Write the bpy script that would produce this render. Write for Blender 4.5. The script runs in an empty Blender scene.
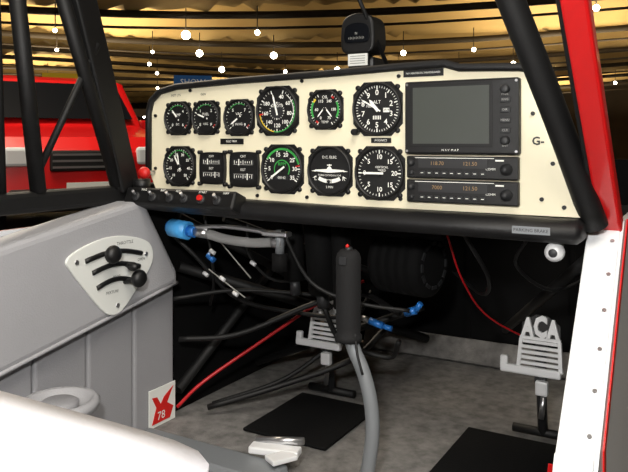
import bpy, bmesh, math, random
from mathutils import Vector, Matrix, Euler
random.seed(11)
sc = bpy.context.scene
try:
    sc.view_settings.view_transform = 'Standard'
    sc.view_settings.look = 'None'
except Exception as e:
    print(e)

# ------------------------------------------------------------------ materials
def lin(c):
    return tuple(((v/255)/12.92 if v/255 <= 0.04045 else ((v/255+0.055)/1.055)**2.4) for v in c)
def mat(name, rgb, rough=.5, metal=0, emit=0, bump=0, bscale=200, var=0, vscale=20, kind='noise', coat=0, spec=None):
    m = bpy.data.materials.new(name); m.use_nodes = True
    nt = m.node_tree; b = nt.nodes['Principled BSDF']
    c = lin(rgb)
    b.inputs['Base Color'].default_value = (*c, 1)
    b.inputs['Roughness'].default_value = rough
    b.inputs['Metallic'].default_value = metal
    if spec is not None: b.inputs['Specular IOR Level'].default_value = spec
    if coat: b.inputs['Coat Weight'].default_value = coat
    if emit:
        b.inputs['Emission Color'].default_value = (*c, 1)
        b.inputs['Emission Strength'].default_value = emit
    if bump or var:
        tc = nt.nodes.new('ShaderNodeTexCoord')
    if bump:
        if kind == 'voronoi':
            t = nt.nodes.new('ShaderNodeTexVoronoi'); out = t.outputs['Distance']
        else:
            t = nt.nodes.new('ShaderNodeTexNoise'); out = t.outputs['Fac']; t.inputs['Detail'].default_value = 3
        t.inputs['Scale'].default_value = bscale
        nt.links.new(tc.outputs['Object'], t.inputs['Vector'])
        bp = nt.nodes.new('ShaderNodeBump'); bp.inputs['Strength'].default_value = bump
        bp.inputs['Distance'].default_value = .002
        nt.links.new(out, bp.inputs['Height']); nt.links.new(bp.outputs['Normal'], b.inputs['Normal'])
    if var:
        n = nt.nodes.new('ShaderNodeTexNoise'); n.inputs['Scale'].default_value = vscale
        n.inputs['Detail'].default_value = 5
        nt.links.new(tc.outputs['Object'], n.inputs['Vector'])
        r = nt.nodes.new('ShaderNodeValToRGB')
        r.color_ramp.elements[0].position = .3; r.color_ramp.elements[1].position = .7
        r.color_ramp.elements[0].color = (*[max(0, v*(1-var)) for v in c], 1)
        r.color_ramp.elements[1].color = (*[min(1, v*(1+var)) for v in c], 1)
        nt.links.new(n.outputs['Fac'], r.inputs['Fac']); nt.links.new(r.outputs['Color'], b.inputs['Base Color'])
    return m
M_cream = mat('cream_paint', (242, 234, 205), .5)
M_blk = mat('satin_black', (12, 12, 13), .5)
M_face = mat('dial_black', (9, 9, 10), .6)
M_white = mat('marking_white', (240, 240, 232), .6, emit=.12)
M_green = mat('marking_green', (60, 170, 75), .6)
M_yel = mat('marking_yellow', (230, 200, 40), .6)
M_red = mat('marking_red', (205, 30, 25), .5)
M_blkleather = mat('black_leather', (15, 15, 17), .55, bump=.18, bscale=300)
M_rubber = mat('black_foam', (16, 16, 18), .85, bump=.2, bscale=500)
M_tube = mat('black_tube', (7, 7, 8), .6)
M_void = mat('dark_fabric', (7, 7, 8), .95, var=.4, vscale=8, spec=.2)
M_vinyl = mat('grey_vinyl', (164, 164, 168), .55, bump=.15, bscale=350, kind='voronoi', var=.04, vscale=5)
M_vinyl2 = mat('grey_vinyl_dark', (148, 148, 152), .55, bump=.15, bscale=350, kind='voronoi', var=.04, vscale=5)
M_seam = mat('seam_grey', (90, 90, 93), .7)
M_seat = mat('seat_leather', (238, 238, 246), .5, bump=.08, bscale=250, kind='voronoi')
M_carpet = mat('grey_carpet', (120, 118, 116), .95, bump=.6, bscale=400, var=.3, vscale=45, spec=.1)
M_mat = mat('black_mat', (9, 9, 10), .85, bump=.3, bscale=300, spec=.2)
M_plate = mat('white_plate', (228, 230, 226), .4)
M_jamb = mat('jamb_white', (228, 231, 234), .35, var=.04, vscale=12)
M_redp = mat('red_paint', (205, 22, 24), .3, coat=.4)
M_whitep = mat('white_paint', (215, 218, 222), .3, coat=.4)
M_chrome = mat('polished_steel', (200, 200, 202), .28, .9)
M_alu = mat('cast_aluminium', (232, 233, 235), .45, .15)
M_steel = mat('brushed_grey', (130, 134, 138), .45, .2)
M_braid = mat('braided_steel', (165, 165, 165), .5, .4, bump=1, bscale=700, kind='voronoi')
M_blue = mat('anodised_blue', (40, 120, 205), .4, .1)
M_bluelite = mat('light_blue_plastic', (75, 165, 232), .4)
M_redcable = mat('red_hose', (180, 20, 28), .4)
M_screen = mat('screen_glass', (72, 76, 72), .3)
M_dgrey = mat('dark_grey', (38, 39, 41), .5)
M_greytext = mat('grey_text', (165, 165, 160), .6)
M_amber = mat('radio_digits', (150, 120, 80), .6, emit=.1)
M_glassd = mat('dark_glass', (14, 16, 20), .4, spec=.1)
M_lens = mat('lens_clear', (215, 220, 225), .1)
M_tag = mat('placard_black', (12, 12, 12), .5)
M_duct = mat('duct_black', (5, 5, 6), .85, spec=.25)

# ------------------------------------------------------------------ geometry builder
class G:
    def __init__(s, name):
        s.name = name; s.bm = bmesh.new(); s.mats = []
    def mi(s, m):
        if m not in s.mats: s.mats.append(m)
        return s.mats.index(m)
    def merge(s, t, m, smooth=False, M=None):
        if M is not None: t.transform(M)
        me = bpy.data.meshes.new('t'); t.to_mesh(me); t.free()
        i = s.mi(m)
        for p in me.polygons: p.material_index = i; p.use_smooth = smooth
        s.bm.from_mesh(me); bpy.data.meshes.remove(me)
    def box(s, c, size, m, rot=None, bevel=0, seg=2, M=None, smooth=False):
        t = bmesh.new(); bmesh.ops.create_cube(t, size=1)
        bmesh.ops.scale(t, vec=size, verts=t.verts)
        if bevel: bmesh.ops.bevel(t, geom=t.edges[:], offset=bevel, segments=seg, affect='EDGES', profile=.5)
        R = Matrix.Translation(c) @ (Euler(rot).to_matrix().to_4x4() if rot else Matrix())
        s.merge(t, m, smooth or bool(bevel and seg > 2), (M @ R) if M is not None else R)
    def cyl(s, p0, p1, r0, m, r1=None, seg=20, M=None, smooth=True):
        p0 = Vector(p0); p1 = Vector(p1); r1 = r0 if r1 is None else r1
        t = bmesh.new(); d = p1-p0
        bmesh.ops.create_cone(t, cap_ends=True, segments=seg, radius1=r0, radius2=r1, depth=d.length)
        R = Matrix.Translation((p0+p1)/2) @ d.to_track_quat('Z', 'Y').to_matrix().to_4x4()
        me = bpy.data.meshes.new('t'); t.transform(R if M is None else M @ R); t.to_mesh(me); t.free()
        i = s.mi(m)
        for p in me.polygons: p.material_index = i; p.use_smooth = smooth and len(p.vertices) == 4
        s.bm.from_mesh(me); bpy.data.meshes.remove(me)
    def lathe(s, prof, m, M=None, seg=40, smooth=True):
        t = bmesh.new(); rings = []
        for r, z in prof:
            if r < 1e-6: rings.append([t.verts.new((0, 0, z))])
            else: rings.append([t.verts.new((r*math.cos(2*math.pi*k/seg), r*math.sin(2*math.pi*k/seg), z)) for k in range(seg)])
        for a, b in zip(rings, rings[1:]):
            for k in range(seg):
                k2 = (k+1) % seg
                if len(a) == 1 and len(b) == 1: continue
                if len(a) == 1: t.faces.new((a[0], b[k], b[k2]))
                elif len(b) == 1: t.faces.new((a[k], a[k2], b[0]))
                else: t.faces.new((a[k], a[k2], b[k2], b[k]))
        bmesh.ops.recalc_face_normals(t, faces=t.faces)
        s.merge(t, m, smooth, M)
    def sphere(s, c, sc_, m, M=None, seg=20):
        t = bmesh.new(); bmesh.ops.create_uvsphere(t, u_segments=seg, v_segments=seg//2+2, radius=1)
        if not hasattr(sc_, '__len__'): sc_ = (sc_,)*3
        R = Matrix.Translation(c) @ Matrix.Diagonal((*sc_, 1))
        s.merge(t, m, True, R if M is None else M @ R)
    def prism(s, pts, z0, z1, m, M=None, bevel=0, smooth=False):
        t = bmesh.new()
        a = [t.verts.new((x, y, z0)) for x, y in pts]; b = [t.verts.new((x, y, z1)) for x, y in pts]
        n = len(pts); t.faces.new(a); fb = t.faces.new(b)
        for k in range(n): t.faces.new((a[k], a[(k+1) % n], b[(k+1) % n], b[k]))
        bmesh.ops.recalc_face_normals(t, faces=t.faces)
        if bevel:
            bmesh.ops.bevel(t, geom=[e for e in fb.edges], offset=bevel, segments=3, affect='EDGES', profile=.5)
        s.merge(t, m, smooth, M)
    def tube(s, pts, r, m, M=None, seg=12, sub=6, straight=False):
        P = [Vector(p) for p in pts]
        if straight or len(P) < 3: S = P
        else:
            S = []
            Q = [P[0]*2-P[1]]+P+[P[-1]*2-P[-2]]
            for i in range(1, len(Q)-2):
                for k in range(sub):
                    u = k/sub; a, b, c, d = Q[i-1], Q[i], Q[i+1], Q[i+2]
                    S.append(.5*((2*b)+(c-a)*u+(2*a-5*b+4*c-d)*u*u+(3*b-a-3*c+d)*u**3))
            S.append(P[-1])
        t = bmesh.new(); rings = []
        nrm = None
        for i, p in enumerate(S):
            tan = (S[min(i+1, len(S)-1)]-S[max(i-1, 0)]).normalized()
            if nrm is None:
                nrm = tan.cross(Vector((0.13, .21, 1))).normalized()
            nrm = (nrm-tan*nrm.dot(tan)).normalized(); bn = tan.cross(nrm)
            rings.append([t.verts.new(p+nrm*r*math.cos(2*math.pi*k/seg)+bn*r*math.sin(2*math.pi*k/seg)) for k in range(seg)])
        for a, b in zip(rings, rings[1:]):
            for k in range(seg): t.faces.new((a[k], a[(k+1) % seg], b[(k+1) % seg], b[k]))
        t.faces.new(rings[0]); t.faces.new(rings[-1])
        bmesh.ops.recalc_face_normals(t, faces=t.faces)
        s.merge(t, m, True, M)
    def text(s, body, size, x, y, z, m, M=None, ext=0, align='CENTER', bold=0, rotz=0, sx=1):
        cu = bpy.data.curves.new('txt', 'FONT'); cu.body = body; cu.size = size
        cu.align_x = align; cu.align_y = 'CENTER'; cu.extrude = ext; cu.offset = bold; cu.resolution_u = 2
        ob = bpy.data.objects.new('txt', cu); sc.collection.objects.link(ob)
        bpy.context.view_layer.update()
        me = bpy.data.meshes.new_from_object(ob)
        bpy.data.objects.remove(ob); bpy.data.curves.remove(cu)
        t = bmesh.new(); t.from_mesh(me); bpy.data.meshes.remove(me)
        R = Matrix.Translation((x, y, z)) @ Matrix.Rotation(rotz, 4, 'Z') @ Matrix.Diagonal((sx, 1, 1, 1))
        s.merge(t, m, False, R if M is None else M @ R)
    def quad(s, pts, m, M=None):
        t = bmesh.new(); t.faces.new([t.verts.new(p) for p in pts]); s.merge(t, m, False, M)
    def arc(s, r0, r1, a0, a1, z, m, M=None, cx=0, cy=0):
        t = bmesh.new(); n = max(2, int(abs(a1-a0)/6)); prev = None
        for k in range(n+1):
            a = math.radians(a0+(a1-a0)*k/n); sn, cs = math.sin(a), math.cos(a)
            cur = (t.verts.new((cx+r0*sn, cy+r0*cs, z)), t.verts.new((cx+r1*sn, cy+r1*cs, z)))
            if prev: t.faces.new((prev[0], prev[1], cur[1], cur[0]))
            prev = cur
        s.merge(t, m, False, M)
    def needle(s, a, l, w, z, m, M=None, tail=.25, cx=0, cy=0):
        a = math.radians(a); d = Vector((math.sin(a), math.cos(a), 0)); p = Vector((d.y, -d.x, 0)); c = Vector((cx, cy, z))
        s.quad([c-d*l*tail-p*w*.5, c-d*l*tail+p*w*.5, c+d*l*.75+p*w*.5, c+d*l, c+d*l*.75-p*w*.5], m, M)
    def done(s, parent=None):
        me = bpy.data.meshes.new(s.name); s.bm.to_mesh(me); s.bm.free()
        for m in s.mats: me.materials.append(m)
        ob = bpy.data.objects.new(s.name, me); sc.collection.objects.link(ob)
        if me.vertices:
            co = [v.co for v in me.vertices]
            c = Vector([(min(q[i] for q in co)+max(q[i] for q in co))/2 for i in range(3)])
            me.transform(Matrix.Translation(-c)); ob.location = c
        if parent: ob.parent = parent
        return ob
def smooth_poly(pts, sub=6):
    n = len(pts); out = []
    P = [Vector((*p, 0)) for p in pts]
    for i in range(n):
        a, b, c, d = P[i-1], P[i], P[(i+1) % n], P[(i+2) % n]
        for k in range(sub):
            u = k/sub
            v = .5*((2*b)+(c-a)*u+(2*a-5*b+4*c-d)*u*u+(3*b-a-3*c+d)*u**3)
            out.append((v.x, v.y))
    return out
def FACE(x, z, y=0):     # local x right, local y up, local z toward the pilot
    return Matrix.Translation((x, y, z)) @ Matrix.Rotation(math.pi/2, 4, 'X')

# ------------------------------------------------------------------ cabin shell
g = G('cabin_floor'); g.box((0, -.30, -.012), (.84, 2.06, .024), M_carpet, bevel=.004); g.done()
g = G('firewall'); g.box((0, .725, .26), (.80, .02, .50), M_void)
for x in (-.25, 0, .25): g.box((x, .712, .28), (.012, .008, .45), M_void)
g.done()
g = G('floor_carpet_kick')
g.box((.06, .695, .03), (.68, .02, .06), M_carpet, rot=(math.radians(-25), 0, 0), bevel=.006); g.done()
g = G('floor_mat'); g.box((-.15, .19, .004), (.18, .22, .006), M_mat, bevel=.002); g.done()
g = G('floor_mat'); g.box((.215, .17, .004), (.17, .26, .006), M_mat, bevel=.002); g.done()

g = G('fuselage_side_left')
g.box((-.437, .33, .22), (.008, .78, .46), M_void)
g.box((-.437, -.65, .20), (.008, 1.20, .42), M_whitep)
g.box((-.430, -.52, .452), (.03, 1.16, .035), M_tube, bevel=.008)
g.done()
g = G('fuselage_side_right')
yz = [(.055, .44), (-.185, .20), (-.26, .12), (-.26, -.02), (.735, -.02), (.735, .44)]
MX = Matrix(((0, 0, 1, 0), (1, 0, 0, 0), (0, 1, 0, 0), (0, 0, 0, 1)))  # local x->Y, y->Z, z->X
g.prism(yz, .421, .430, M_whitep, MX)
g.prism([(a+(0.012 if a < .7 else 0), b) for a, b in yz], .405, .42, M_void, MX)
g.prism([(.085, .44), (-.155, .20), (-.155, -.02), (-.140, -.02), (-.140, .195), (.100, .435)], .430, .4315, M_redp, MX)
g.done()

g = G('door_jamb')
def jamb(p0, p1, w=.042, t=.012, m=M_jamb):
    p0 = Vector(p0); p1 = Vector(p1); d = p1-p0
    ang = math.atan2(d.y, d.z)
    g.box((p0+p1)/2, (w, t, d.length), m, rot=(-ang, 0, 0), bevel=.002)
jamb((.405, -.185, .195), (.405, .05, .43))
jamb((.405, -.187, .20), (.405, -.26, .10))
jamb((.405, -.26, .11), (.405, -.26, .0))
for k in range(6):
    u = (k+.5)/6; p = Vector((.418, -.185, .195)).lerp(Vector((.418, .05, .43)), u)
    n = Vector((0, -.70, .71))
    g.cyl(p+n*.005, p+n*.0075, .0028, M_chrome, seg=10)
g.done()

def beam(gg, p0, p1, wx, wy, m, bev=.004):
    p0 = Vector(p0); p1 = Vector(p1); d = p1-p0
    q = d.to_track_quat('Z', 'Y')
    t = bmesh.new(); bmesh.ops.create_cube(t, size=1); bmesh.ops.scale(t, vec=(wx, wy, d.length), verts=t.verts)
    bmesh.ops.bevel(t, geom=t.edges[:], offset=bev, segments=2, affect='EDGES', profile=.5)
    gg.merge(t, m, False, Matrix.Translation((p0+p1)/2) @ q.to_matrix().to_4x4())
g = G('windshield_post')
beam(g, (.414, .052, .43), (.402, -.28, .82), .030, .022, M_redp)
beam(g, (.396, .060, .43), (.386, -.27, .82), .006, .028, M_tube, .002)
g.tube([(.397, .02, .435), (.360, -.05, .58), (.313, -.14, .75), (.296, -.17, .82)], .0175, M_tube, seg=16)
g.done()
g = G('windshield_post')
beam(g, (-.425, -.040, .465), (-.388, -.215, .90), .03, .055, M_tube)
g.tube([(-.42, -.065, .47), (-.368, -.28, .90)], .012, M_tube, seg=14)
g.cyl((-.425, -.235, .468), (-.40, -.31, .90), .013, M_tube)
g.cyl((-.43, -.30, .465), (-.41, -.33, .90), .008, M_tube)
g.cyl((-.42, -.24, .50), (-.39, -.14, .72), .006, M_tube)
g.done()

# ------------------------------------------------------------------ instrument panel
outline = [(-.345, .448), (-.385, .460), (-.400, .49), (-.400, .605), (-.393, .628), (-.372, .645), (-.33, .653), (-.2, .658), (0, .662),
           (.12, .666), (.19, .667), (.212, .660), (.30, .656), (.322, .652), (.337, .640), (.387, .447)]
g = G('instrument_panel')
PF = Matrix.Rotation(math.pi/2, 4, 'X')
g.prism(outline, -.004, .0, M_cream, PF)
trim = [(x, -.004, z) for x, z in outline[2:-1]]
g.tube(trim, .0062, M_blkleather, seg=10, straight=True)
TXM = Matrix(((1, 0, 0, 0), (0, 0, -1, 0), (0, 1, 0, 0), (0, 0, 0, 1)))
def placard(x, z, w, h, txt='', m=M_tag, tm=M_white, ts=.5):
    g.box((x, -.001, z), (w, .002, h), m)
    if txt: g.text(txt, h*ts, x, z, 0, tm, Matrix.Translation((0, -.0025, 0)) @ TXM)
placard(.155, .655, .064, .011, 'NO AEROBATIC MANOEUVRES', ts=.36)
placard(.085, .5525, .034, .008, 'AVIONICS', ts=.6)
placard(-.205, .551, .05, .010, 'ELEC TRIM', ts=.5)
PT = FACE(0, 0, -.001)
g.text('G-', .016, .325, .551, 0, M_tag, PT, bold=.0004)
g.text('INST LTS', .006, -.335, .637, 0, M_tag, PT)
g.text('GEN', .006, -.27, .637, 0, M_tag, PT)
for x, z in [(-.385, .60), (-.385, .50), (-.30, .645), (-.06, .652), (.115, .652), (.318, .63), (.318, .59), (.345, .52), (.33, .47), (.36, .46), (.118, .462), (-.05, .458), (-.15, .457)]:
    g.cyl((x, 0, z), (x, -.003, z), .003, M_blk, seg=10)
g.done()

g = G('glareshield')
t = bmesh.new(); A = [t.verts.new((x*.975, .006, .45+(z-.45)*.98)) for x, z in outline]
B = [t.verts.new((x*.62, .50, .44+(z-.45)*.72)) for x, z in outline]
n = len(outline)
for k in range(1, n-1): t.faces.new((A[k], A[k+1], B[k+1], B[k]))
t.faces.new(B)
bmesh.ops.recalc_face_normals(t, faces=t.faces)
g.merge(t, M_blkleather, False)
g.done()

g = G('dash_pad')
t = bmesh.new()
prof = []
for k in range(17):
    a = math.pi*.5+math.pi*k/16
    prof.append((-.018+.026*math.cos(a), .431+.0165*math.sin(a)))
prof = [(.03, .4475)]+prof+[(.03, .4145)]
ringsA = []
for X, dz, sc2 in [(-.415, .008, .6), (-.405, .008, 1), (-.2, .003, 1), (0, 0, 1), (.2, -.001, 1), (.380, -.002, 1), (.387, -.002, .6)]:
    ringsA.append([t.verts.new((X, -.018+(y+.018)*sc2, .431+(z-.431)*sc2+dz)) for y, z in prof])
for a, b in zip(ringsA, ringsA[1:]):
    for k in range(len(prof)-1): t.faces.new((a[k], a[k+1], b[k+1], b[k]))
    t.faces.new((a[-1], a[0], b[0], b[-1]))
t.faces.new(ringsA[0]); t.faces.new(ringsA[-1])
bmesh.ops.recalc_face_normals(t, faces=t.faces)
g.merge(t, M_blkleather, True)
LP = FACE(0, 0, -.0445)
g.box((.325, -.0445, .431), (.05, .002, .010), M_steel)
g.text('PARKING BRAKE', .0062, .325, .431, .0015, M_tag, LP)
g.done()

g = G('switch_panel')
g.box((-.28, -.045, .446), (.25, .035, .034), M_blk, rot=(math.radians(-22), 0, 0), bevel=.005)
SPM = Matrix.Translation((0, -.045, .446)) @ Matrix.Rotation(math.radians(-22), 4, 'X') @ FACE(0, 0, -.0175)
for i, x in enumerate((-.375, -.335, -.295, -.262, -.225, -.19)):
    g.lathe([(.008, 0), (.008, .003), (.005, .004), (0, .004)], M_dgrey, SPM @ Matrix.Translation((x, -.002, 0)), seg=16)
    if i == 4: g.cyl((x, 0, 0), (x, .0, .008), .005, M_red, M=SPM)
    else: g.cyl((x, 0, .003), (x, .005, .014), .0018, M_chrome, r1=.0028, M=SPM, seg=10)
for x, s_ in ((-.36, 'MAG'), (-.315, 'BAT'), (-.28, 'ALT'), (-.225, 'START'), (-.175, 'NAV')):
    g.text(s_, .006, x, .0115, .0006, M_white, SPM)
g.done()
g = G('red_knob')
g.cyl((-.390, .0, .492), (-.390, -.02, .492), .004, M_chrome)
g.sphere((-.390, -.026, .492), (.0125, .010, .0115), M_red)
g.cyl((-.402, -.02, .480), (-.402, -.02, .46), .016, M_blk)
g.done()

# dials -------------------------------------------------------------
def bezel(g, R, M, screws=True, square=False):
    if square:
        s = R; pts = [(s, s*.55), (s*.55, s), (-s*.55, s), (-s, s*.55), (-s, -s*.55), (-s*.55, -s), (s*.55, -s), (s, -s*.55)]
        g.prism(pts, 0, .0022, M_blk, M)
    g.lathe([(R, 0), (R, .006), (R*.965, .0080), (R*.92, .0080), (R*.89, .004), (R*.88, .003)], M_blk, M, seg=48)
    g.lathe([(R*.885, .003), (0, .003)], M_face, M, seg=48)
    if screws:
        for a in (45, 135, 225, 315):
            a = math.radians(a); rr = R*1.13
            g.lathe([(.0042, 0), (.0042, .003), (.002, .004), (0, .004)], M_blk, M @ Matrix.Translation((rr*math.cos(a), rr*math.sin(a), 0)), seg=10)
def ticks(g, R, M, a0, a1, n, major, m=M_white, z=.0036, r1=.86, lmaj=.14, lmin=.08):
    for k in range(n+1):
        if abs(abs(a1-a0)-360) < 1 and k == n: break
        a = math.radians(a0+(a1-a0)*k/n); mj = k % major == 0
        d = Vector((math.sin(a), math.cos(a), 0)); p = Vector((d.y, -d.x, 0))*R*(.022 if mj else .010)
        o = d*R*r1; i = d*R*(r1-(lmaj if mj else lmin)); zz = Vector((0, 0, z))
        g.quad([i-p+zz, i+p+zz, o+p+zz, o-p+zz], m, M)
def nums(g, R, M, a0, a1, labels, size=.2, rr=.56, m=M_white):
    n = len(labels); full = abs(abs(a1-a0)-360) < 1
    for k, l in enumerate(labels):
        if l == '': continue
        a = math.radians(a0+(a1-a0)*k/(n if full else n-1))
        g.text(l, R*size*1.35, math.sin(a)*R*rr, math.cos(a)*R*rr, .0037, m, M, bold=R*.004)
def hub(g, R, M, m=M_blk):
    g.lathe([(R*.10, .003), (R*.10, .0055), (0, .006)], m, M, seg=16)

def small_gauge(name, x, z, R, lab, na, nb, ang):
    g = G(name); M = FACE(x, z); bezel(g, R, M, square=True)
    ticks(g, R, M, -135, 135, 20, 5); nums(g, R, M, -135, 135, lab, .17)
    g.arc(R*.74, R*.78, -50, 30, .0038, M_green, M)
    g.arc(R*.74, R*.78, 120, 134, .0038, M_red, M)
    g.text(na, R*.22, 0, R*.2, .0038, M_white, M); g.text(nb, R*.18, 0, -R*.36, .0038, M_white, M)
    g.needle(ang, R*.66, R*.09, .005, M_white, M); hub(g, R, M)
    g.done()
small_gauge('ammeter', -.328, .594, .0315, ['0', '2', '4', '6'], 'AMP', 'DC', -40)
small_gauge('fuel_gauge', -.262, .594, .0315, ['E', '1', '2', 'F'], 'FUEL', 'USG', -70)
small_gauge('suction_gauge', -.188, .593, .0325, ['3', '5', '7', '9'], 'VAC', 'IN HG', -125)

g = G('airspeed_indicator'); R = .0425; M = FACE(-.108, .603); bezel(g, R, M, square=True)
ticks(g, R, M, 20, 340, 32, 4); nums(g, R, M, 20, 340, ['40', '60', '80', '100', '120', '140', '160', '180', ''], .16, .59)
g.arc(R*.82, R*.86, 60, 190, .0038, M_green, M); g.arc(R*.82, R*.86, 190, 260, .0038, M_yel, M); g.arc(R*.66, R*.86, 258, 262, .0039, M_red, M)
g.arc(R*.76, R*.79, 35, 130, .0038, M_white, M)
g.arc(0, R*.36, 0, 360, .0038, M_dgrey, M); ticks(g, R, M, 0, 360, 20, 5, r1=.36, lmaj=.07, lmin=.05, z=.0041)
g.text('KNOTS', R*.17, 0, R*.2, .0042, M_white, M)
g.needle(-15, R*.72, R*.08, .006, M_white, M); hub(g, R, M); g.done()
g = G('oil_gauge'); R = .033; M = FACE(-.0145, .603); bezel(g, R, M, square=True)
ticks(g, R, M, -150, -30, 12, 3); ticks(g, R, M, 30, 150, 12, 3)
g.arc(R*.7, R*.8, -120, -60, .0038, M_green, M); g.arc(R*.7, R*.8, 60, 120, .0038, M_green, M)
g.arc(R*.7, R*.8, -150, -138, .0038, M_red, M); g.arc(R*.7, R*.8, 30, 42, .0038, M_red, M); g.arc(R*.7, R*.8, -60, -45, .0038, M_yel, M)
nums(g, R, M, -150, -30, ['0', '60', '115'], .15, .48); nums(g, R, M, 150, 30, ['75', '150', '245'], .14, .48)
g.text('OIL', R*.22, 0, R*.62, .0038, M_white, M); g.text('TEMP', R*.17, 0, -R*.62, .0038, M_white, M)
g.needle(-140, R*.5, R*.07, .005, M_white, M, cx=-R*.1); g.needle(140, R*.5, R*.07, .005, M_white, M, cx=R*.1); hub(g, R, M); g.done()
g = G('altimeter'); R = .0425; M = FACE(.079, .602); bezel(g, R, M, square=True)
ticks(g, R, M, 0, 360, 50, 5); nums(g, R, M, 0, 360, list('0123456789'), .21, .60)
g.box((R*.38, -R*.05, .004), (R*.24, R*.16, .0008), M_white, M=M); g.text('29.9', R*.13, R*.38, -R*.05, .0046, M_blk, M)
g.text('ALT', R*.18, 0, R*.25, .0038, M_white, M); g.text('FEET', R*.13, -R*.3, R*.1, .0038, M_white, M)
for k in range(5): g.box((-R*.14+k*R*.07, -R*.32, .0038), (R*.035, R*.14, .0004), M_white, M=M)
g.needle(-60, R*.74, R*.06, .006, M_white, M); g.needle(-40, R*.45, R*.12, .0065, M_white, M); hub(g, R, M)
g.cyl((-R*.85, -R*.85, 0), (-R*.85, -R*.85, .014), .005, M_blk, M=M); g.done()
g = G('engine_gauge'); R = .0375; M = FACE(-.324, .505); bezel(g, R, M, square=True)
ticks(g, R, M, -140, 140, 28, 4); nums(g, R, M, -140, 140, ['10', '15', '20', '25', '30', '35', '40', '50'], .14, .59)
g.arc(R*.76, R*.80, -60, 60, .0038, M_green, M); g.text('MP', R*.2, 0, -R*.22, .0038, M_white, M)
g.needle(-30, R*.66, R*.09, .005, M_white, M); g.needle(-8, R*.66, R*.07, .0052, M_white, M); hub(g, R, M); g.done()
def quad_gauge(name, x, z, s):
    g = G(name); M = FACE(x, z)
    r = s*.5; pts = smooth_poly([(r, r*.7), (r*.7, r), (-r*.7, r), (-r, r*.7), (-r, -r*.7), (-r*.7, -r), (r*.7, -r), (r, -r*.7)], 4)
    g.prism(pts, 0, .007, M_blk, M, bevel=.001)
    g.prism([(a*.86, b*.86) for a, b in pts], .007, .0072, M_face, M)
    for sy in (1, -1):
        g.box((0, sy*r*.42, .0074), (r*1.45, r*.34, .0005), M_dgrey, M=M)
        for k in range(9):
            g.box((-r*.62+k*r*.155, sy*r*.42+(.0), .0078), (r*.03, r*.22 if k % 4 == 0 else r*.12, .0005), M_white, M=M)
        g.box((0, sy*r*.28, .0078), (r*1.35, r*.03, .0004), M_greytext, M=M)
        g.box((-r*.3*sy, sy*r*.42, .008), (r*.06, r*.36, .0006), M_white, M=M)
    g.text('CHT', r*.2, 0, r*.76, .0078, M_white, M); g.text('EGT', r*.2, 0, -r*.02, .0078, M_white, M)
    for a in (45, 135, 225, 315):
        a = math.radians(a); g.lathe([(.0036, 0), (.0036, .008), (0, .009)], M_blk, M @ Matrix.Translation((s*.72*math.cos(a), s*.72*math.sin(a), 0)), seg=10)
    g.done()
quad_gauge('temperature_gauge', -.246, .503, .056)
quad_gauge('pressure_gauge', -.176, .502, .060)
g = G('tachometer'); R = .042; M = FACE(-.098, .504); bezel(g, R, M, square=True)
ticks(g, R, M, -125, 125, 35, 5, m=M_white); nums(g, R, M, -125, 125, ['0', '5', '10', '15', '20', '25', '30', '35'], .17, .60, m=M_white)
g.arc(R*.77, R*.86, -60, 75, .0038, M_green, M); g.arc(R*.66, R*.86, 78, 82, .0039, M_red, M)
g.arc(R*.34, R*.38, -125, 125, .0038, M_green, M)
g.text('RPM', R*.2, 0, R*.2, .0038, M_green, M); g.box((0, -R*.35, .004), (R*.6, R*.17, .0008), M_dgrey, M=M); g.text('00142', R*.15, 0, -R*.35, .0046, M_white, M)
g.needle(-125, R*.7, R*.08, .006, M_white, M); hub(g, R, M); g.done()
g = G('turn_coordinator'); R = .041; M = FACE(-.006, .5025); bezel(g, R, M, square=True)
for a in (-90, 90, -110, 110): g.needle(a, R*.84, R*.06, .0039, M_white, M, tail=-.8)
g.prism([(-R*.66, R*.05), (-R*.12, R*.08), (-R*.05, R*.18), (R*.05, R*.18), (R*.12, R*.08), (R*.66, R*.05), (R*.66, -R*.01), (R*.1, -R*.06), (-R*.1, -R*.06), (-R*.66, -R*.01)], .004, .0045, M_white, M)
g.box((0, R*.24, .0042), (R*.2, R*.04, .0006), M_white, M=M); g.box((0, R*.2, .0042), (R*.03, R*.16, .0006), M_white, M=M)
g.arc(R*.95, R*1.10, 152, 208, .0045, M_white, M, cy=R*.62)
g.sphere((0, -R*.41, .006), (R*.07, R*.07, .001), M_blk, M=M)
g.box((-R*.09, -R*.41, .005), (R*.02, R*.16, .001), M_blk, M=M); g.box((R*.09, -R*.41, .005), (R*.02, R*.16, .001), M_blk, M=M)
g.text('D.C. ELEC', R*.15, 0, R*.55, .0038, M_white, M); g.text('L', R*.24, -R*.64, -R*.3, .0038, M_white, M); g.text('R', R*.24, R*.64, -R*.3, .0038, M_white, M)
g.text('TURN COORDINATOR', R*.10, 0, -R*.17, .0038, M_white, M); g.text('2 MIN', R*.13, 0, -R*.64, .0038, M_white, M); g.done()
g = G('vertical_speed_indicator'); R = .0425; M = FACE(.083, .501); bezel(g, R, M, square=True)
ticks(g, R, M, -90, 270, 40, 5); nums(g, R, M, -90, 270, ['0', '5', '10', '15', '20', '15', '10', '5'], .18, .60)
g.text('VERTICAL', R*.12, R*.1, R*.22, .0038, M_white, M); g.text('SPEED', R*.12, R*.1, R*.1, .0038, M_white, M)
g.needle(-90, R*.72, R*.08, .006, M_white, M); hub(g, R, M); g.done()

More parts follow.
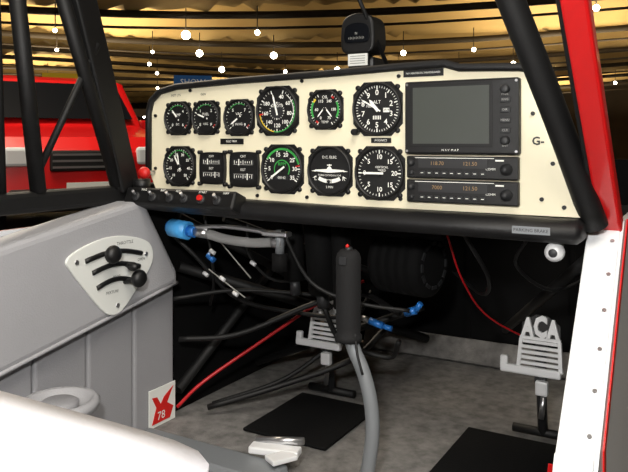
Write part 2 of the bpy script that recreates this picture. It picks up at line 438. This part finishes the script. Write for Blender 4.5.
# avionics stack ------------------------------------------------------
g = G('gps_navigator'); M = FACE(.2165, .5865)
g.box((0, 0, .0085), (.172, .109, .015), M_blk, bevel=.003, M=M)
g.box((-.014, .003, .0156), (.126, .094, .002), M_face, bevel=.0008, M=M)
g.box((-.014, .003, .0167), (.116, .084, .001), M_screen, M=M)
for k in range(6):
    yy = .038-k*.0145
    if k in (0, 5): g.lathe([(.0068, .015), (.0062, .024), (.004, .025), (0, .025)], M_dgrey, M @ Matrix.Translation((.067, yy, 0)), seg=18)
    else: g.box((.067, yy, .0165), (.014, .0085, .004), M_dgrey, bevel=.0012, M=M)
    g.text(['PWR', 'RNG', 'DIR', 'MENU', 'CLR', 'ENT'][k], .0046, .067, yy-.0072 if k in (0, 5) else yy, .0188, M_greytext, M)
g.text('N A V  M A P', .0046, -.014, -.0485, .0164, M_white, M)
for dx, dy in ((-.082, .05), (.082, .05), (-.082, -.05), (.082, -.05)): g.cyl((dx, dy, .014), (dx, dy, .0164), .002, M_chrome, M=M, seg=8)
g.done()
def radio(name, zc, h, freq):
    g = G(name); M = FACE(.2165, zc)
    g.box((0, 0, .007), (.168, h, .012), M_blk, bevel=.002, M=M)
    g.box((-.012, h*.17, .0133), (.105, h*.40, .001), M_dgrey, M=M)
    g.text(freq, h*.24, -.035, h*.17, .0142, M_amber, M); g.text('121.50', h*.24, .015, h*.17, .0142, M_amber, M)
    for k in range(9): g.box((-.058+k*.0115, -h*.26, .0138), (.0085, h*.16, .003), M_dgrey, bevel=.0006, M=M); g.box((-.058+k*.0115, -h*.26, .0156), (.004, .0009, .0004), M_white, M=M)
    g.lathe([(.0085, .012), (.008, .02), (.0048, .0205), (.0048, .028), (0, .0285)], M_dgrey, M @ Matrix.Translation((.068, -h*.05, 0)), seg=20)
    g.lathe([(.0048, .012), (.0045, .022), (0, .0225)], M_dgrey, M @ Matrix.Translation((-.075, h*.18, 0)), seg=16)
    g.lathe([(.0038, .012), (.0035, .018), (0, .0185)], M_dgrey, M @ Matrix.Translation((-.075, -h*.27, 0)), seg=16)
    g.box((-.01, h*.42, .0133), (.12, .0009, .0005), M_white, M=M)
    g.box((.058, h*.33, .0133), (.012, .0022, .0006), M_white, M=M); g.text('COMM', .0046, .045, -h*.05, .0135, M_white, M)
    g.done()
radio('radio_transceiver', .5125, .033, '118.70')
radio('transponder', .4765, .034, '7000')

# compass -----------------------------------------------------------
g = G('magnetic_compass')
cx, cy, cz = .016, .07, .722
g.box((cx, cy+.02, .680), (.05, .05, .03), M_blk, bevel=.006)
g.cyl((cx, cy+.015, .68), (cx, cy+.015, .70), .012, M_blk)
pts = smooth_poly([(-.028, -.022), (-.031, .012), (-.024, .034), (0, .042), (.024, .034), (.031, .012), (.028, -.022), (0, -.026)], 5)
g.prism(pts, -.03, .018, M_blk, FACE(cx, cz+.004, cy), bevel=.004)
g.prism([(a*.75, b*.5+.004) for a, b in pts], .016, .020, M_glassd, FACE(cx, cz+.004, cy), bevel=.001)
CM = FACE(cx, cz+.006, cy-.0205)
for k in range(11): g.box((-.014+k*.0028, -.003, 0), (.0005, .005 if k % 2 else .003, .0005), M_greytext, M=CM)
g.text('N', .006, 0, .0045, .0005, M_greytext, CM)
g.box((cx, cy-.014, cz-.033), (.036, .003, .020), M_plate)
CM2 = FACE(cx, cz-.033, cy-.0158)
for k in range(4): g.box((0, .006-k*.004, 0), (.028, .0007, .0004), M_dgrey, M=CM2)
g.cyl((cx+.045, cy+.02, .667), (cx-.03, cy-.08, .92), .0035, M_tube)
g.done()

# ------------------------------------------------------------------ left side upholstery
g = G('side_panel')
def padyz(pts, x0, x1, m, bev=.008):
    g.prism(pts, x0, x1, m, MX, bevel=bev)
ys = [.067, -.045, -.155, -.265, -.375, -.485, -.60, -.72]
def zb(y): return .272+(y-.046)*.175
for a, b in zip(ys, ys[1:]):
    padyz([(a-.0012, .0), (a-.0012, zb(a)), (b+.0012, zb(b)), (b+.0012, .0)], -.428, -.398, M_vinyl2, .006)
padyz([(.060, 0.0), (.060, .26), (-.72, .13), (-.72, 0)], -.43, -.408, M_seam, .001)
top = [(.048, zb(.048)+.002), (.046, .300), (-.038, .433), (-.05, .440), (-.07, .441), (-.72, .33), (-.72, zb(-.72)+.002)]
padyz(top, -.43, -.37, M_vinyl, .012)
g.tube([(-.372, .045, zb(.045)+.004), (-.372, -.33, zb(-.33)+.004), (-.372, -.71, zb(-.71)+.004)], .0035, M_vinyl, seg=8)
g.done()

g = G('throttle_quadrant')
tri = smooth_poly([(-.2275, .358), (-.20, .374), (-.15, .385), (-.10, .384), (-.05, .371), (-.030, .352), (-.033, .322), (-.070, .285), (-.105, .254), (-.130, .250), (-.155, .266), (-.215, .335)], 5)
g.prism(tri, -.3695, -.3655, M_plate, MX, bevel=.0015)
def slot(p0, p1, w):
    pts = []; n = 10
    for k in range(n+1):
        u = k/n; y = p0[0]+(p1[0]-p0[0])*u; z = p0[1]+(p1[1]-p0[1])*u+.010*math.sin(math.pi*u)
        pts.append((-.3650, y, z))
    g.tube(pts, w, M_blk, seg=8, straight=True)
slot((-.19, .352), (-.06, .348), .0045); slot((-.175, .330), (-.065, .325), .0045); slot((-.165, .303), (-.075, .300), .0045)
def lever(y, z, y2, z2, r):
    g.tube([(-.366, y, z), (-.345, (y+y2)/2, (z+z2)/2), (-.335, y2, z2)], .0045, M_blk)
    g.sphere((-.332, y2, z2), (.012, r, r), M_blk)
lever(-.13, .355, -.160, .362, .0155); lever(-.095, .332, -.115, .335, .008); lever(-.10, .303, -.100, .312, .0155)
QM = Matrix(((0, 0, 1, -.3651), (1, 0, 0, 0), (0, 1, 0, 0), (0, 0, 0, 1)))
g.text('THROTTLE', .008, -.10, .372, 0, M_tag, QM); g.text('OPEN', .007, -.06, .337, 0, M_tag, QM); g.text('MIXTURE', .007, -.13, .290, 0, M_tag, QM); g.text('PROP', .007, -.12, .315, 0, M_tag, QM)
for y, z in ((-.208, .353), (-.048, .345), (-.118, .265)): g.cyl((-.367, y, z), (-.3635, y, z), .004, M_chrome, seg=12)
g.done()

g = G('cup_holder')
CH = Matrix.Translation((-.336, -.268, .147))
g.lathe([(0, -.016), (.046, -.016), (.059, -.008), (.061, .002), (.055, .008), (.048, .006), (.044, -.004), (.030, -.008), (0, -.008)], M_vinyl, CH, seg=40)
g.lathe([(.028, -.006), (.030, .002), (.024, .006), (0, .004)], M_vinyl2, CH, seg=30)
g.done()

g = G('logo_placard')
g.box((-.395, .028, .038), (.002, .074, .074), M_plate, bevel=.0005)
LM = Matrix(((0, 0, 1, -.3935), (1, 0, 0, .028), (0, 1, 0, .038), (0, 0, 0, 1)))
g.prism([(-.030, -.030), (.02, -.030), (.03, -.01), (.012, .002), (.03, .03), (.004, .016), (-.006, .004), (-.016, .020), (-.030, .022), (-.018, .0)], 0, .0008, M_red, LM)
g.text('78', .022, -.005, -.018, .001, M_plate, LM)
g.done()

# ------------------------------------------------------------------ seat
g = G('pilot_seat')
t = bmesh.new(); bmesh.ops.create_cube(t, size=1)
bmesh.ops.subdivide_edges(t, edges=t.edges[:], cuts=11, use_grid_fill=True)
for v in t.verts:
    x, y, z = v.co*2
    k = (abs(x)**6+abs(y)**6)**(1/6)
    m_ = max(abs(x), abs(y), 1e-6)
    f = (m_/k) if k > 0 else 1
    x *= f; y *= f
    dome = (1-x**4)*(1-y**4)
    zz = z*(.72+.28*dome) if z > 0 else z
    v.co = Vector((x*.245, y*.25, zz*.066))
bmesh.ops.recalc_face_normals(t, faces=t.faces)
g.merge(t, M_seat, True, Matrix.Translation((-.027, -.786, .243)))
t = bmesh.new(); bmesh.ops.create_cube(t, size=1); bmesh.ops.scale(t, vec=(.46, .09, .58), verts=t.verts)
bmesh.ops.bevel(t, geom=t.edges[:], offset=.04, segments=5, affect='EDGES', profile=.5)
g.merge(t, M_seat, True, Matrix.Translation((-.03, -1.10, .55)) @ Matrix.Rotation(math.radians(10), 4, 'X'))
for x in (-.2, .14):
    for y in (-1.0, -.62): g.cyl((x, y, 0), (x, y, .20), .012, M_steel)
    g.box((x, -.8, .012), (.03, .6, .02), M_steel, bevel=.003)
g.tube([(-.2, -.62, .16), (.14, -.62, .16)], .01, M_steel)
g.done()

# ------------------------------------------------------------------ control stick
g = G('control_stick')
sy = -.043
g.tube([(.051, sy, .275), (.052, sy, .252), (.060, sy, .228), (.074, sy, .200), (.086, sy, .160), (.090, sy, .115), (.085, sy, .07), (.078, sy, .03), (.076, sy, .0)], .0108, M_steel, seg=18)
g.lathe([(0, .128), (.012, .128), (.0175, .122), (.0195, .114), (.0190, .09), (.0195, .06), (.0190, .03), (.0195, .012), (.018, .0), (.021, -.004), (.021, -.012), (.012, -.014)], M_rubber, Matrix.Translation((.049, sy, .256)), seg=28)
g.cyl((.049, sy, .382), (.049, sy, .388), .006, M_dgrey)
g.sphere((.049, sy-.004, .390), (.003, .003, .003), M_red)
g.box((.049, sy-.019, .369), (.012, .004, .012), M_dgrey, bevel=.001)
g.cyl((.076, sy, 0), (.076, sy, .02), .03, M_blk, r1=.018)
g.tube([(.063, sy-.006, .262), (.07, sy-.012, .23), (.08, sy-.014, .20)], .002, M_blk)
g.done()

g = G('seat_rail_latch')
g.box((-.20, -.09, .018), (.30, .07, .036), M_steel, bevel=.008)
g.box((-.085, -.045, .046), (.085, .026, .012), M_alu, bevel=.003, rot=(0, 0, .25))
g.cyl((-.125, -.04, .052), (-.045, -.02, .060), .006, M_chrome)
g.box((-.06, -.065, .047), (.03, .045, .008), M_alu, bevel=.002, rot=(0, 0, -.5))
g.done()

# ------------------------------------------------------------------ rudder pedals
def pedal(x, y, z, tilt=-8):
    g = G('rudder_pedal')
    M = Matrix.Translation((x, y, z)) @ Matrix.Rotation(math.radians(90+tilt), 4, 'X')
    t0, t1 = -.004, .004
    g.box((-.016, -.003, 0), (.108, .015, .014), M_alu, bevel=.003, M=M)
    g.box((-.064, .006, 0), (.014, .026, .012), M_alu, bevel=.003, M=M)
    for k in range(5):
        w = .074-k*.003; g.box((0, .011+k*.0096, 0), (w, .0058, .008), M_alu, bevel=.001, M=M)
    for s_ in (-1, 1):
        q = [(s_*.041, .0), (s_*.034, .0), (s_*.031, .054), (s_*.037, .054)]
        g.prism(q[::s_], t0, t1, M_alu, M)
    g.prism([(-.036, .053), (.036, .053), (.036, .0585), (-.036, .0585)], t0, t1, M_alu, M)
    arch = [(-.035, .055), (-.034, .082), (-.022, .090), (-.010, .098), (.010, .098), (.022, .090), (.034, .082), (.035, .055)]
    g.prism(arch, -.006, -.003, M_blk, M)
    for s_, ch, dy, sz in ((-.0225, 'A', 0, .044), (0, 'C', .003, .050), (.0225, 'A', 0, .044)):
        g.text(ch, sz, s_, .073+dy, 0, M_alu, M, ext=.004, bold=.0026, sx=.66)
    g.box((0, .02, -.012), (.020, .09, .010), M_dgrey, M=M)
    g.cyl((x, y+.012, z-.01), (x, y+.03, .012), .009, M_dgrey)
    g.box((x+.005, y-.004, z-.030), (.022, .014, .026), M_alu, bevel=.003)
    g.cyl((x+.008, y-.004, z-.045), (x+.004, y-.004, z-.085), .005, M_chrome)
    g.cyl((x-.055, y+.03, .012), (x+.055, y+.03, .012), .008, M_tube)
    g.done()
pedal(.262, .30, .135)
pedal(-.183, .30, .120)

# ------------------------------------------------------------------ under-panel hardware
g = G('fuel_hose')
H = Matrix.Translation((.024, 0, -.002))
g.cyl((-.352, -.02, .395), (-.312, -.02, .391), .0165, M_bluelite, M=H)
g.cyl((-.358, -.02, .3955), (-.350, -.02, .395), .012, M_blue, M=H)
g.cyl((-.312, -.02, .391), (-.296, -.02, .390), .011, M_blue, seg=6, M=H)
g.cyl((-.296, -.02, .390), (-.27, -.018, .388), .009, M_chrome, seg=6, M=H)
g.tube([(-.27, -.018, .388), (-.235, -.01, .380), (-.19, .0, .376), (-.15, .01, .378)], .0085, M_braid, M=H)
g.tube([(-.30, -.02, .398), (-.24, -.01, .402), (-.18, .0, .398), (-.13, .01, .39)], .004, M_chrome, M=H)
g.cyl((-.15, .01, .378), (-.13, .012, .378), .010, M_chrome, seg=6, M=H)
g.box((-.135, .0, .395), (.05, .02, .008), M_chrome, bevel=.002, M=H)
g.cyl((-.135, .01, .36), (-.135, .01, .40), .008, M_steel, M=H); g.cyl((-.135, .01, .33), (-.135, .01, .36), .014, M_duct, seg=8, M=H)
g.done()
g = G('heater_duct')
BM = Matrix.Translation((.035, .22, .325)) @ Matrix.Rotation(math.pi/2, 4, 'Y') @ Matrix.Rotation(.2, 4, 'X')
prof = [(0, -.05), (.05, -.05), (.059, -.046)]
for k in range(5):
    z = -.04+k*.02; prof += [(.060, z), (.0605, z+.008), (.0585, z+.010), (.0585, z+.014)]
prof += [(.05, .06), (.02, .062), (0, .062)]
g.lathe(prof, M_duct, BM, seg=36)
g.box((.02, .23, .395), (.20, .10, .04), M_duct, bevel=.004)
for k in range(12):
    a = k*math.pi/6; g.box((.04*math.cos(a), .04*math.sin(a), .061), (.006, .014, .004), M_dgrey, rot=(0, 0, a), M=BM)
g.done()
g = G('brake_cylinder')
g.cyl((-.10, .12, .40), (-.10, .14, .27), .026, M_duct); g.cyl((-.10, .14, .27), (-.10, .145, .24), .012, M_dgrey)
g.cyl((-.155, .12, .40), (-.155, .13, .29), .020, M_duct); g.cyl((-.155, .13, .29), (-.155, .135, .26), .010, M_dgrey)
g.cyl((-.045, .11, .40), (-.045, .12, .25), .018, M_duct); g.cyl((-.045, .12, .25), (-.045, .125, .22), .009, M_dgrey)
g.tube([(-.10, .145, .24), (-.08, .18, .17), (.0, .22, .14), (.03, .2, .18)], .005, M_tube)
g.done()
g = G('engine_mount_frame')
for a, b, r in [((-.40, .08, .30), (-.10, .68, .05), .011), ((-.40, .08, .05), (-.38, .66, .40), .011), ((-.40, .08, .40), (-.30, .68, .10), .010),
                ((.39, .08, .39), (.10, .68, .10), .010), ((-.38, .66, .40), (.39, .66, .40), .012), ((.39, .10, .05), (.39, .66, .39), .011),
                ((-.40, .36, .03), (.0, .40, .20), .008), ((-.30, .10, .40), (-.05, .55, .20), .007)]:
    g.cyl(a, b, r, M_tube, seg=12)
g.done()
g = G('red_hose'); g.tube([(-.385, .06, .025), (-.35, .10, .07), (-.28, .20, .135), (-.20, .31, .205), (-.14, .40, .24)], .0035, M_redcable, seg=10)
g.tube([(.13, .18, .385), (.145, .22, .30), (.17, .30, .22), (.24, .44, .14)], .0018, M_redcable, seg=8); g.done()
g = G('control_cables')
g.cyl((-.04, .22, .205), (-.012, .22, .198), .0075, M_blue, seg=6); g.cyl((-.012, .22, .198), (.006, .22, .195), .005, M_blue); g.cyl((-.055, .22, .208), (-.04, .22, .205), .006, M_chrome)
g.cyl((.075, .12, .255), (.095, .12, .262), .007, M_blue, seg=6); g.cyl((.095, .12, .262), (.104, .12, .275), .005, M_blue)
g.cyl((-.30, .05, .335), (-.285, .05, .325), .006, M_blue, seg=6)
g.cyl((-.11, .24, .235), (-.095, .24, .232), .006, M_blue, seg=6)
cab = [
 [(-.38, .02, .385), (-.33, .05, .33), (-.28, .12, .24), (-.20, .22, .20), (-.05, .22, .205)],
 [(-.36, .02, .25), (-.28, .10, .26), (-.18, .18, .25), (-.11, .24, .235)],
 [(-.38, .06, .16), (-.28, .12, .17), (-.15, .20, .23), (-.05, .20, .26), (.06, .13, .25)],
 [(-.10, .0, .40), (-.06, .03, .31), (.02, .05, .28), (.10, .08, .27)],
 [(-.20, .04, .40), (-.21, .06, .34), (-.18, .10, .29), (-.12, .16, .30), (-.06, .14, .38)],
 [(-.30, .04, .41), (-.29, .05, .33), (-.31, .08, .27), (-.35, .12, .22)],
 [(.20, .05, .41), (.22, .12, .33), (.18, .22, .28), (.10, .30, .30)],
 [(.30, .05, .41), (.26, .14, .35), (.30, .22, .30), (.36, .30, .32)],
 [(-.34, .10, .02), (-.22, .18, .06), (-.10, .26, .11), (-.06, .34, .16)],
 [(-.36, .14, .01), (-.25, .26, .05), (-.16, .36, .14), (-.12, .4, .22)],
]
for i, c in enumerate(cab): g.tube(c, [.0045, .004, .0055, .0035, .003, .003, .0035, .003, .006, .005][i], M_tube, seg=9)
for p in [(-.27, .02, .35), (-.255, .03, .30), (-.20, .05, .33), (-.24, .05, .27), (-.31, .05, .30)]:
    g.cyl(p, (p[0]+.010, p[1], p[2]-.005), .0038, M_alu, seg=8)
for a, b in [((-.26, .03, .37), (-.20, .05, .30)), ((-.29, .04, .31), (-.22, .06, .26))]:
    g.cyl(a, b, .0013, M_greytext, seg=6)
g.done()
g = G('parking_brake_knob')
g.cyl((.350, .02, .405), (.350, -.02, .400), .006, M_chrome)
g.lathe([(0, .022), (.008, .021), (.0125, .016), (.0135, .008), (.011, .0), (0, 0)], M_alu, FACE(.350, .400, -.005), seg=24)
g.lathe([(.006, .0222), (.003, .0235), (0, .0235)], M_dgrey, FACE(.350, .400, -.005), seg=16)
g.done()
g = G('warning_tag')
g.box((.360, -.065, .105), (.022, .002, .055), M_redp, rot=(0, .1, .3), bevel=.0005)
g.cyl((.360, -.065, .130), (.385, -.055, .19), .0012, M_redp, seg=6)
g.text('REMOVE', .006, .360, .105, 0, M_white, Matrix.Translation((0, -.068, 0)) @ TXM)
g.done()

# ------------------------------------------------------------------ aircraft outside (belly, cowling, gear)
GZ = -.95
g = G('aircraft_nose_and_gear')
t = bmesh.new(); rings = []
for y, rx, rz, cz_ in [(.742, .40, .25, .20), (1.1, .38, .25, .19), (1.5, .33, .22, .17), (1.75, .22, .15, .15)]:
    rings.append([t.verts.new((rx*math.copysign(abs(math.cos(a))**.7, math.cos(a)), y, cz_+rz*math.copysign(abs(math.sin(a))**.7, math.sin(a)))) for a in [2*math.pi*k/28 for k in range(28)]])
for a, b in zip(rings, rings[1:]):
    for k in range(28): t.faces.new((a[k], a[(k+1) % 28], b[(k+1) % 28], b[k]))
t.faces.new(rings[-1]); t.faces.new(rings[0]); bmesh.ops.recalc_face_normals(t, faces=t.faces)
g.merge(t, M_redp, True)
g.lathe([(0, .18), (.05, .14), (.10, .05), (.12, 0), (0, 0)], M_whitep, Matrix.Translation((0, 1.76, .16)) @ Matrix.Rotation(-math.pi/2, 4, 'X'))
g.box((0, -.28, -.066), (.86, 2.04, .08), M_whitep, bevel=.02)
for s_ in (-1, 1):
    g.box((s_*.62, .25, -.40), (.03, .12, .80), M_whitep, rot=(0, math.radians(-s_*38), 0), bevel=.008)
    g.lathe([(0, -.07), (.09, -.07), (.17, -.06), (.20, -.03), (.20, .03), (.17, .06), (.09, .07), (0, .07)], M_rubber, Matrix.Translation((s_*.90, .25, GZ+.20)) @ Matrix.Rotation(math.pi/2, 4, 'Y'))
g.done()

# ------------------------------------------------------------------ exhibition hall
M_hfloor = mat('hall_floor', (60, 50, 40), .6, var=.3, vscale=.6)
M_ceil = mat('hall_ceiling_cloth', (172, 144, 92), .8, var=.35, vscale=.15)
M_beam = mat('hall_beam', (42, 33, 22), .8)
M_wall = mat('hall_wall', (58, 47, 33), .8, var=.5, vscale=.35)
M_lamp = mat('lamp_emitter', (255, 246, 226), .5, emit=22)
g = G('floor'); g.box((-15, 22, GZ-.05), (120, 110, .1), M_hfloor); g.done()
g = G('wall_front'); g.box((-15, 66, 2.6), (120, .4, 7.2), M_wall)
for k in range(20): g.box((-70+k*6, 65.7, 2.6), (.5, .3, 7.1), M_beam)
g.done()
g = G('wall_left'); g.box((-68, 20, 2.6), (.4, 92, 7.2), M_wall)
for k in range(14): g.box((-67.7, -20+k*6.4, 2.6), (.3, .5, 7.1), M_beam)
g.done()
g = G('wall_right'); g.box((44, 20, 2.6), (.4, 92, 7.2), M_wall); g.done()
CXc, CYc = 14, -22     # centre of the arched bays
def ceil_z(x, y):
    d = math.hypot((x-CXc), (y-CYc))
    ph = (d/7.0) % 1
    return 5.4+1.9*math.sin(math.pi*ph)**.8-.1*math.sin(x*.35+y*.1)+.45*math.sin(x*.13+.6)
g = G('ceiling'); t = bmesh.new()
nx, ny = 170, 300; grid = []
for j in range(ny+1):
    row = []
    for i in range(nx+1):
        x = -70+115*i/nx; y = -26+92*j/ny
        row.append(t.verts.new((x, y, ceil_z(x, y))))
    grid.append(row)
for j in range(ny):
    for i in range(nx): t.faces.new((grid[j][i], grid[j][i+1], grid[j+1][i+1], grid[j+1][i]))
g.merge(t, M_ceil, True); g.done()
g = G('ceiling_trusses')
for rr in range(35, 92, 7):
    for dz, r_ in ((-.05, .14), (-.5, .05)):
        pts = []
        for a in range(-75, 16, 3):
            x = CXc+rr*math.sin(math.radians(a)); y = CYc+rr*math.cos(math.radians(a))
            if -66 < x < 42 and y < 65: pts.append((x, y, 5.35+.45*math.sin(x*.13+.6)+dz))
        if len(pts) > 2: g.tube(pts, r_, M_beam, seg=6, straight=True)
g.done()
g = G('ceiling_lights')
for rr in range(42, 92, 7):
    for a in range(-72, 15, 3):
        if random.random() < .42: continue
        aa = math.radians(a+random.uniform(-.7, .7)); rq = rr-random.choice([.5, .5, 2.2])
        x = CXc+rq*math.sin(aa); y = CYc+rq*math.cos(aa)
        if not (-66 < x < 42 and y < 64): continue
        z = 4.72+.45*math.sin(x*.13+.6)+random.uniform(-.2, .15)
        r_ = random.choice([.07, .09, .11, .15])
        g.sphere((x, y, z), r_, M_lamp, seg=8); g.cyl((x, y, z+r_), (x, y, z+.9), .02, M_beam, seg=5)
g.done()

def car(name, loc, rot, paint):
    g = G(name); M = Matrix.Translation(loc) @ Matrix.Rotation(rot, 4, 'Z')
    prof = [(-2.1, .35), (-2.15, .75), (-2.05, 1.05), (-1.85, 1.62), (-1.6, 1.74), (.2, 1.78), (.5, 1.72), (1.05, 1.18), (1.95, 1.05), (2.12, .9), (2.15, .4), (1.75, .3), (-1.8, .3)]
    t = bmesh.new()
    secs = []
    for X, k in ((-.88, .0), (-.86, .0), (-.5, .0), (0, 0), (.5, 0), (.86, .0), (.88, .0)):
        secs.append([t.verts.new((X*(1-.16*max(0, z-1.1)), y*(1-.03*(abs(X)/.88)**2), z-(.03 if abs(X) > .87 and z > 1 else 0))) for y, z in prof])
    n = len(prof)
    for a, b in zip(secs, secs[1:]):
        for k in range(n): t.faces.new((a[k], a[(k+1) % n], b[(k+1) % n], b[k]))
    t.faces.new(secs[0]); t.faces.new(secs[-1]); bmesh.ops.recalc_face_normals(t, faces=t.faces)
    bmesh.ops.bevel(t, geom=[e for e in t.edges if e.calc_face_angle(0) > .6], offset=.05, segments=2, affect='EDGES', profile=.5)
    g.merge(t, paint, False, M)
    g.quad([(-.66, .58, 1.66), (.66, .58, 1.66), (.74, 1.02, 1.24), (-.74, 1.02, 1.24)], M_glassd, M @ Matrix.Translation((0, .03, .02)))
    for s_ in (-1, 1):
        g.quad([(s_*.80, .35, 1.60), (s_*.885, .75, 1.18), (s_*.885, -1.7, 1.18), (s_*.80, -1.5, 1.60)], M_glassd, M @ Matrix.Translation((s_*.02, 0, 0)))
        g.box((s_*.62, 2.09, .86), (.34, .08, .18), M_lens, bevel=.03, M=M)
        g.box((s_*.98, .78, 1.2), (.16, .1, .12), paint, bevel=.02, M=M)
        for y in (-1.3, 1.3):
            W = M @ Matrix.Translation((s_*.80, y, .34)) @ Matrix.Rotation(math.pi/2, 4, 'Y')
            g.lathe([(0, -.11), (.3, -.11), (.34, -.07), (.34, .07), (.3, .11), (.21, .11), (.2, .09), (0, .10)], M_rubber, W, seg=24)
            g.lathe([(.2, -.115), (.05, -.125), (0, -.125)], M_alu, W, seg=20); g.lathe([(.2, .115), (.05, .125), (0, .125)], M_alu, W, seg=20)
    g.box((0, 2.13, .82), (.78, .06, .20), M_blk, bevel=.02, M=M)
    for k in range(3): g.box((0, 2.16, .76+k*.06), (.74, .02, .02), M_chrome, M=M)
    g.box((0, 2.13, .45), (1.5, .1, .22), M_blk, bevel=.03, M=M)
    g.box((0, 2.19, .56), (.5, .01, .11), M_plate, M=M)
    g.done()
PL = .5
g = G('display_plinth'); g.cyl((-6.6, 4.8, GZ), (-6.6, 4.8, GZ+PL), 2.6, M_tag, seg=48); g.cyl((-6.6, 4.8, GZ+PL-.06), (-6.6, 4.8, GZ+PL-.04), 2.62, M_chrome, seg=48); g.done()
car('car', (-6.6, 4.8, GZ+PL), math.radians(-118), M_redp)
M_silver = mat('silver_paint', (110, 112, 115), .4, .3)
car('car', (-11.5, 2.6, GZ), math.radians(-100), M_silver)
car('car', (-8.5, 11.5, GZ), math.radians(-150), M_redp)
M_booth = mat('booth_panel', (22, 22, 26), .6); M_boothw = mat('booth_light', (120, 102, 75), .6)
M_bn = mat('banner_blue', (30, 90, 150), .6, emit=.15)
M_bny = mat('banner_yellow', (200, 160, 30), .6, emit=.2)
def banner(x, y, z, w, h, m, txt, rot):
    g = G('exhibition_banner'); M = Matrix.Translation((x, y, 0)) @ Matrix.Rotation(rot, 4, 'Z')
    g.box((0, 0, z), (w, .05, h), m, M=M)
    for s_ in (-1, 1): g.cyl((s_*w*.48, .05, GZ), (s_*w*.48, .05, z+h/2), .03, M_beam, M=M, seg=8)
    if txt: g.text(txt, h*.6, 0, 0, 0, M_white, M @ FACE(0, z, -.03))
    g.done()
banner(-12.8, 15.0, 2.30, 1.1, .40, M_bn, 'SHOW', math.radians(40))
banner(-15.6, 12.6, 2.35, 1.0, .3, M_bny, '', math.radians(50))
for i, (x, y, w, r_, m) in enumerate([(-14.5, 9.5, 4, 60, M_booth), (-21, 13, 5, 60, M_booth), (-16, 19, 5, 40, M_booth), (4, 22, 4, 0, M_booth), (9, 26, 5, -10, M_booth), (-26, 26, 6, 45, M_booth)]):
    g = G('exhibition_booth'); M = Matrix.Translation((x, y, GZ)) @ Matrix.Rotation(math.radians(r_), 4, 'Z')
    g.box((0, 0, 1.25), (w, .08, 2.5), m, M=M); g.box((-w/2, -.8, 1.25), (.08, 1.6, 2.5), m, M=M); g.box((w/2, -.8, 1.25), (.08, 1.6, 2.5), m, M=M)
    g.box((0, -1.2, .5), (w*.4, .5, 1.0), M_boothw, M=M, bevel=.02); g.box((0, -1.5, 2.5), (w, .12, .25), M_boothw, M=M)
    for k in range(4): g.sphere((-w*.35+k*w*.23, -1.4, 2.35), .04, M_lamp, M=M, seg=8)
    g.done()

# ------------------------------------------------------------------ lights
def light(name, kind, loc, e, col, rot=None, size=None):
    l = bpy.data.lights.new(name, kind); l.energy = e; l.color = col
    if kind == 'AREA' and size: l.size = size
    if kind == 'POINT' and size: l.shadow_soft_size = size
    o = bpy.data.objects.new(name, l); o.location = loc
    if rot: o.rotation_euler = rot
    sc.collection.objects.link(o); return o
light('camera_flash', 'POINT', (.47, -1.02, .70), 36, (1, .975, .93), size=.03)
for i, (x, y) in enumerate([(-40, 30), (-20, 42), (-5, 30), (15, 45), (-50, 8), (-22, 18), (-10, 55), (-40, 52)]):
    light('ceiling_fill_%d' % i, 'AREA', (x, y, 2.6), 1150, (1, .82, .52), rot=(math.pi, 0, 0), size=5)  # added upward-facing area lamps, unseen, to brighten the ceiling cloth
light('hall_downlight', 'AREA', (-5, 2, 5.0), 420, (1, .86, .66), size=3)
light('cabin_fill_rear', 'AREA', (2.5, -3, 4.8), 300, (1, .93, .82), rot=(math.radians(25), math.radians(20), 0), size=3)  # added fill from the rear, unseen, to lift the dim footwell
w = bpy.data.worlds.new('world'); sc.world = w; w.use_nodes = True
w.node_tree.nodes['Background'].inputs[0].default_value = (.95, .82, .62, 1)
w.node_tree.nodes['Background'].inputs[1].default_value = .11

# ------------------------------------------------------------------ camera
cd = bpy.data.cameras.new('camera'); cam = bpy.data.objects.new('camera', cd); sc.collection.objects.link(cam)
cam.location = (.543, -1.005, .55); cam.rotation_euler = (math.radians(90), 0, math.radians(30))
cd.sensor_width = 36; cd.lens = 700/628*36; cd.shift_y = -94/628; cd.clip_start = .02; cd.clip_end = 400
sc.camera = cam
